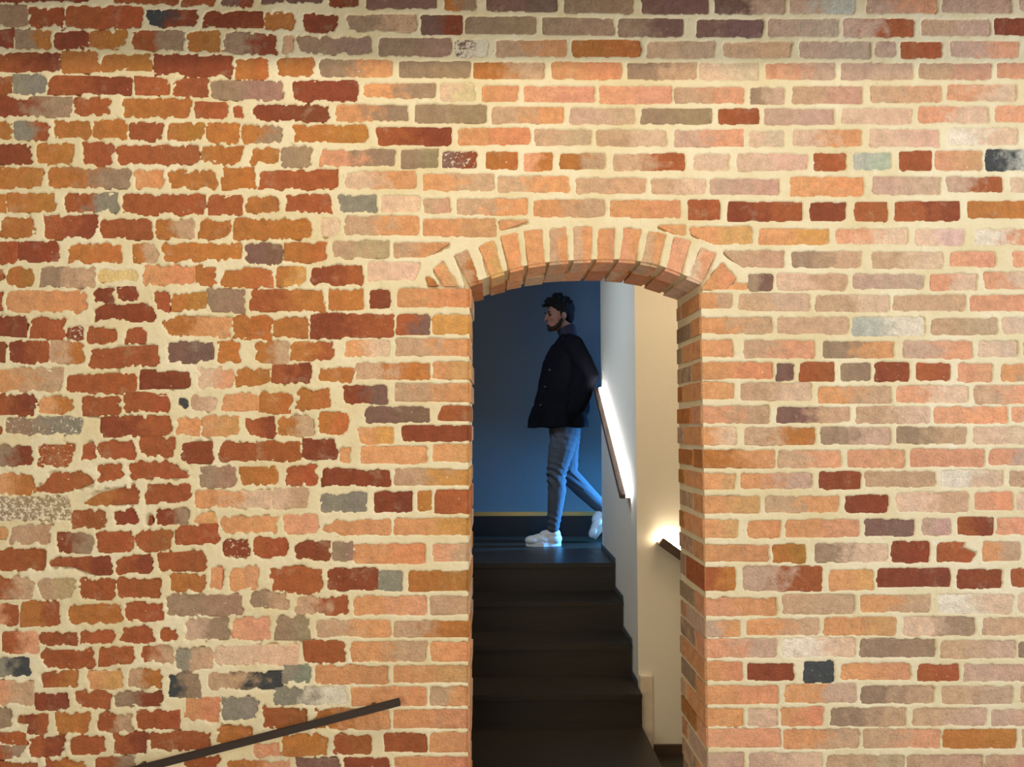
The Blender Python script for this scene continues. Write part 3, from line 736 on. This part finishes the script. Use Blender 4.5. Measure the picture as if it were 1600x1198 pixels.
limb(bm, [(hp(.025, 0, -.05), .056, .054), (pp(886, 523), .056, .058), (pp(888, 535), .07, .09)])
limb(bm, [(pp(887, 540), .085, .15), (pp(878, 575), .105, .155), (pp(874, 620), .095, .135), (pp(880, 660), .095, .14)])
HIPN = pp(882, 668, -.075); HIPF = pp(884, 668, .075)
KN = pp(868, 742, -.075); AN = pp(861, 822, -.07)
KF = pp(889, 742, .08); AF = pp(948, 800, .10)
limb(bm, [(HIPN, .075, .075), (KN, .044, .044), (AN, .027, .030)])
limb(bm, [(HIPF, .075, .075), (KF, .044, .044), (AF, .027, .030)])
for s_, elb, hand in ((-1, pp(915, 588, -.175), pp(892, 630, -.09)), (1, pp(915, 588, .175), pp(892, 630, .09))):
    sh_ = pp(893, 543, s_*.185)
    limb(bm, [(sh_, .05, .05), (elb, .040, .040), (hand, .026, .026)])
    # hand pushed into the jacket pocket: palm, four fingers, thumb
    ellipsoid(bm, hand+Vector((-.035, 0, -.035)), (.042, .016, .045), Matrix.Rotation(.6, 4, 'Y'))
    for f_ in range(4):
        q0 = hand+Vector((-.075+f_*.018, s_*.004, -.062-f_*.006)); L = (.060, .070, .066, .050)[f_]
        limb(bm, [(q0, .009, .009), (q0+Vector((-.012, -s_*.004, -L*.55)), .008, .008), (q0+Vector((-.006, -s_*.014, -L)), .007, .007)])
    limb(bm, [(hand+Vector((-.055, 0, -.015)), .011, .010), (hand+Vector((-.085, -s_*.01, -.035)), .009, .009)])
body = remeshed('body', bm, .0052, M_SKIN, man, 3)
# eyes, mouth
for s_ in (-1, 1):
    e = MB(); ellipsoid(e, hp(-.080, s_*.030, -.006)-Vector(man.location), (.011, .013, .010), None, 12, 8)
    me = e.mesh('eye'); mesh_obj('eye', me, M_IRIS, man, True)
    e = MB(); ellipsoid(e, hp(-.090, s_*.032, .016)-Vector(man.location), (.007, .020, .005), RH, 12, 8)
    me = e.mesh('eyebrow'); mesh_obj('eyebrow', me, M_HAIR, man, True)
e = MB(); ellipsoid(e, hp(-.089, 0, -.068)-Vector(man.location), (.008, .022, .006), RH, 12, 8)
me = e.mesh('mouth'); mesh_obj('mouth', me, M_LIP, man, True)
# beard and hair
bm = MB()
ellipsoid(bm, hp(-.066, 0, -.106), (.0225, .027, .019), RH)
ellipsoid(bm, hp(-.078, 0, -.083), (.012, .020, .010), RH)
for s_ in (-1, 1):
    limb(bm, [(hp(-.060, s_*.022, -.104), .020, .018), (hp(-.036, s_*.038, -.096), .019, .014), (hp(-.012, s_*.050, -.072), .016, .012), (hp(.000, s_*.060, -.040), .011, .009)])
remeshed('beard', bm, .004, M_BEARD, man, 2)
bm = MB()
ellipsoid(bm, hp(.022, 0, .048), (.102, .086, .086), RH)
ellipsoid(bm, hp(.060, 0, -.005), (.056, .074, .072), RH)
ellipsoid(bm, hp(-.035, 0, .095), (.070, .066, .034), RH)
for s_ in (-1, 1): ellipsoid(bm, hp(.008, s_*.066, .020), (.026, .016, .045), RH)
rr = random.Random(5)
for k in range(110):      # tousled locks
    an = rr.uniform(-2.6, 2.6); el = rr.uniform(.25, 1.4)
    d0 = Vector((-math.cos(an)*math.cos(el), math.sin(an)*math.cos(el), math.sin(el)))
    base_ = Vector((.018, 0, .045))+Vector((d0.x*.088, d0.y*.072, d0.z*.078))
    tip = base_+d0*rr.uniform(.018, .042)+Vector((-.016, 0, rr.uniform(-.008, .012)))
    limb(bm, [(hp(*base_), .011, .011), (hp(*tip), .004, .004)])
for k in range(9):       # fringe jutting forward over the forehead
    y = -.045+k*.011
    limb(bm, [(hp(-.055, y, .085), .016, .014), (hp(-.088, y*1.1, .078+rr.uniform(-.01, .008)), .011, .010), (hp(-.112+rr.uniform(-.008, .012), y*1.1, .062+rr.uniform(-.012, .01)), .005, .005)])
remeshed('hair', bm, .0045, M_HAIR, man, 1)
# shirt collar
bm = MB()
limb(bm, [(pp(884, 517), .062, .062), (pp(888, 527), .066, .070)])
limb(bm, [(pp(893, 513, -.03), .03, .045), (pp(893, 522, -.03), .038, .05)])
remeshed('shirt_collar', bm, .006, M_SHIRT, man, 3)
# jacket
bm = MB()
limb(bm, [(pp(889, 531), .062, .085), (pp(889, 541), .095, .165), (pp(881, 562), .125, .185), (pp(876, 600), .150, .180), (pp(873, 640), .160, .188), (pp(872, 664), .168, .196)], flat=1)
limb(bm, [(pp(859, 570), .055, .11), (pp(850, 615), .055, .12), (pp(842, 650), .055, .12), (pp(838, 672), .060, .12)])
limb(bm, [(pp(836, 640), .030, .06), (pp(828, 675), .030, .06)])
limb(bm, [(pp(896, 620), .070, .16), (pp(902, 645), .068, .175), (pp(905, 668), .066, .185)])
for s_, elb, hand in ((-1, pp(918, 589, -.195), pp(903, 636, -.150)), (1, pp(920, 592, .205), pp(903, 636, .150))):
    limb(bm, [(pp(893, 543, s_*.165), .075, .070), (pp(905, 565, s_*.20), .066, .062), (elb, .057, .055), (hand, .048, .045)])
limb(bm, [(pp(905, 585, -.10), .07, .10), (pp(896, 640, -.10), .075, .09)])
limb(bm, [(pp(900, 575), .07, .15), (pp(908, 605), .06, .15), (pp(906, 640), .07, .14)])
limb(bm, [(pp(880, 530, -.03), .036, .05), (pp(868, 545, -.02), .03, .05), (pp(858, 560, 0), .025, .04)])   # lapels
HZ = pp(0, 667).z
def jshape(co):
    f = max(0., min(1., (pp(0, 560).z-co.z)/.5))
    co.y += .006*math.sin(co.x*55+co.z*14)*f*(1 if co.y < YP else -1)
    co.x += .005*math.sin(co.z*46+co.y*20)*f
    hem = HZ+ (co.x-man.location.x)*.10*0 + .004*math.sin(co.x*40)
    if co.z < hem: co.z = hem+(co.z-hem)*.06
    return co
jk = remeshed('jacket', bm, .0075, M_JACKET, man, 5, .5, jshape)
for (u, v) in ((857, 580), (850, 606), (843, 634)):
    e = MB(); ellipsoid(e, pp(u, v, -.125)-Vector(man.location), (.011, .006, .011), None, 12, 8)
    me = e.mesh('button'); mesh_obj('button', me, M_BLACK, man, True)
# jeans
bm = MB()
limb(bm, [(pp(880, 668), .105, .135), (pp(881, 678), .105, .135)])
limb(bm, [(pp(883, 674, -.065), .112, .092), (pp(876, 700, -.075), .096, .090), (pp(868, 738, -.075), .070, .070), (pp(869, 765, -.072), .066, .066), (pp(866, 795, -.07), .056, .058), (pp(863, 822, -.07), .044, .050)])
limb(bm, [(pp(890, 674, .065), .108, .090), (pp(888, 705, .075), .090, .085), (pp(889, 740, .08), .072, .072), (pp(912, 765, .09), .066, .064), (pp(935, 787, .10), .056, .056), (pp(950, 800, .10), .048, .050)])
def folds(co):
    zz = co.z
    f = math.exp(-((zz-KN.z)/.09)**2)+.6*math.exp(-((zz-AN.z-.05)/.07)**2)+.5*math.exp(-((zz-HIPN.z+.05)/.07)**2)
    a = .006*math.sin(zz*95+co.x*80+3*math.sin(co.y*22+zz*17))*f
    co.x += a; co.y += a*.8; return co
tr = remeshed('jeans', bm, .006, M_JEANS, man, 3, .5, folds)
# shoes
def shoe(ankle, toe, heel, s_):
    """sole line from heel to toe; upper rises to the ankle"""
    heel = Vector(heel); toe = Vector(toe); d = (toe-heel).normalized(); L = (toe-heel).length
    n = Vector((0, 1, 0)).cross(d).normalized()
    if n.dot(Vector(ankle)-heel) < 0: n = -n
    m3 = Matrix((d, Vector((0, 1, 0)), n)).transposed().to_4x4()
    def q(a, h, y=0): return heel+d*(a*L)+n*h+Vector((0, y, 0))
    bm = MB()
    ellipsoid(bm, q(.80, .040), (.058, .048, .034), m3); ellipsoid(bm, q(.55, .045), (.085, .044, .042), m3)
    ellipsoid(bm, q(.22, .050), (.062, .040, .050), m3); ellipsoid(bm, q(.40, .078), (.055, .034, .034), m3); ellipsoid(bm, q(.20, .085), (.048, .038, .036), m3)
    up = remeshed('shoe', bm, .005, M_SHOE, man, 4)
    V = []; Fc = []; K = 24
    for h in (0, .026):
        for k in range(K):
            t = 2*math.pi*k/K; a = .5-.5*math.cos(t)*1.0; w_ = .048 if a > .5 else .040
            V.append(q(.5-.50*math.cos(t), h, w_*math.sin(t)*(1 if abs(math.cos(t)) < .98 else .9))-Vector(man.location))
    for k in range(K): Fc.append((k, (k+1) % K, K+(k+1) % K, K+k))
    Fc += [tuple(range(K)), tuple(range(K, 2*K))]
    so = pyd('sole', V, Fc, M_SHOE, None, False); so.parent = up
    lb = MB()
    for a in (.50, .58, .66):
        h = .098-(a-.5)*.16
        limb(lb, [(q(a, h, -.026), .0035, .0035), (q(a-.01, h+.007, 0), .0035, .0035), (q(a, h, .026), .0035, .0035)])
    me = lb.mesh('laces', -Vector(man.location))
    mesh_obj('laces', me, M_SHOE, up, True)
sx0, sx1 = pp(872, 0).x, pp(820, 0).x
shoe(AN, (sx1, YP-.07, LAND), (sx0, YP-.07, LAND), -1)
shoe(pp(951, 803, .10), pp(933, 846, .10), pp(962, 803, .10), 1)
print('bricks', len(bricks), 'left', sum(seam(b['c'][0]) for b in bricks), 'margin', len(margin), 'XL,XR', XL, XR, P(1093, 450).x, P(1104, 1198).x)
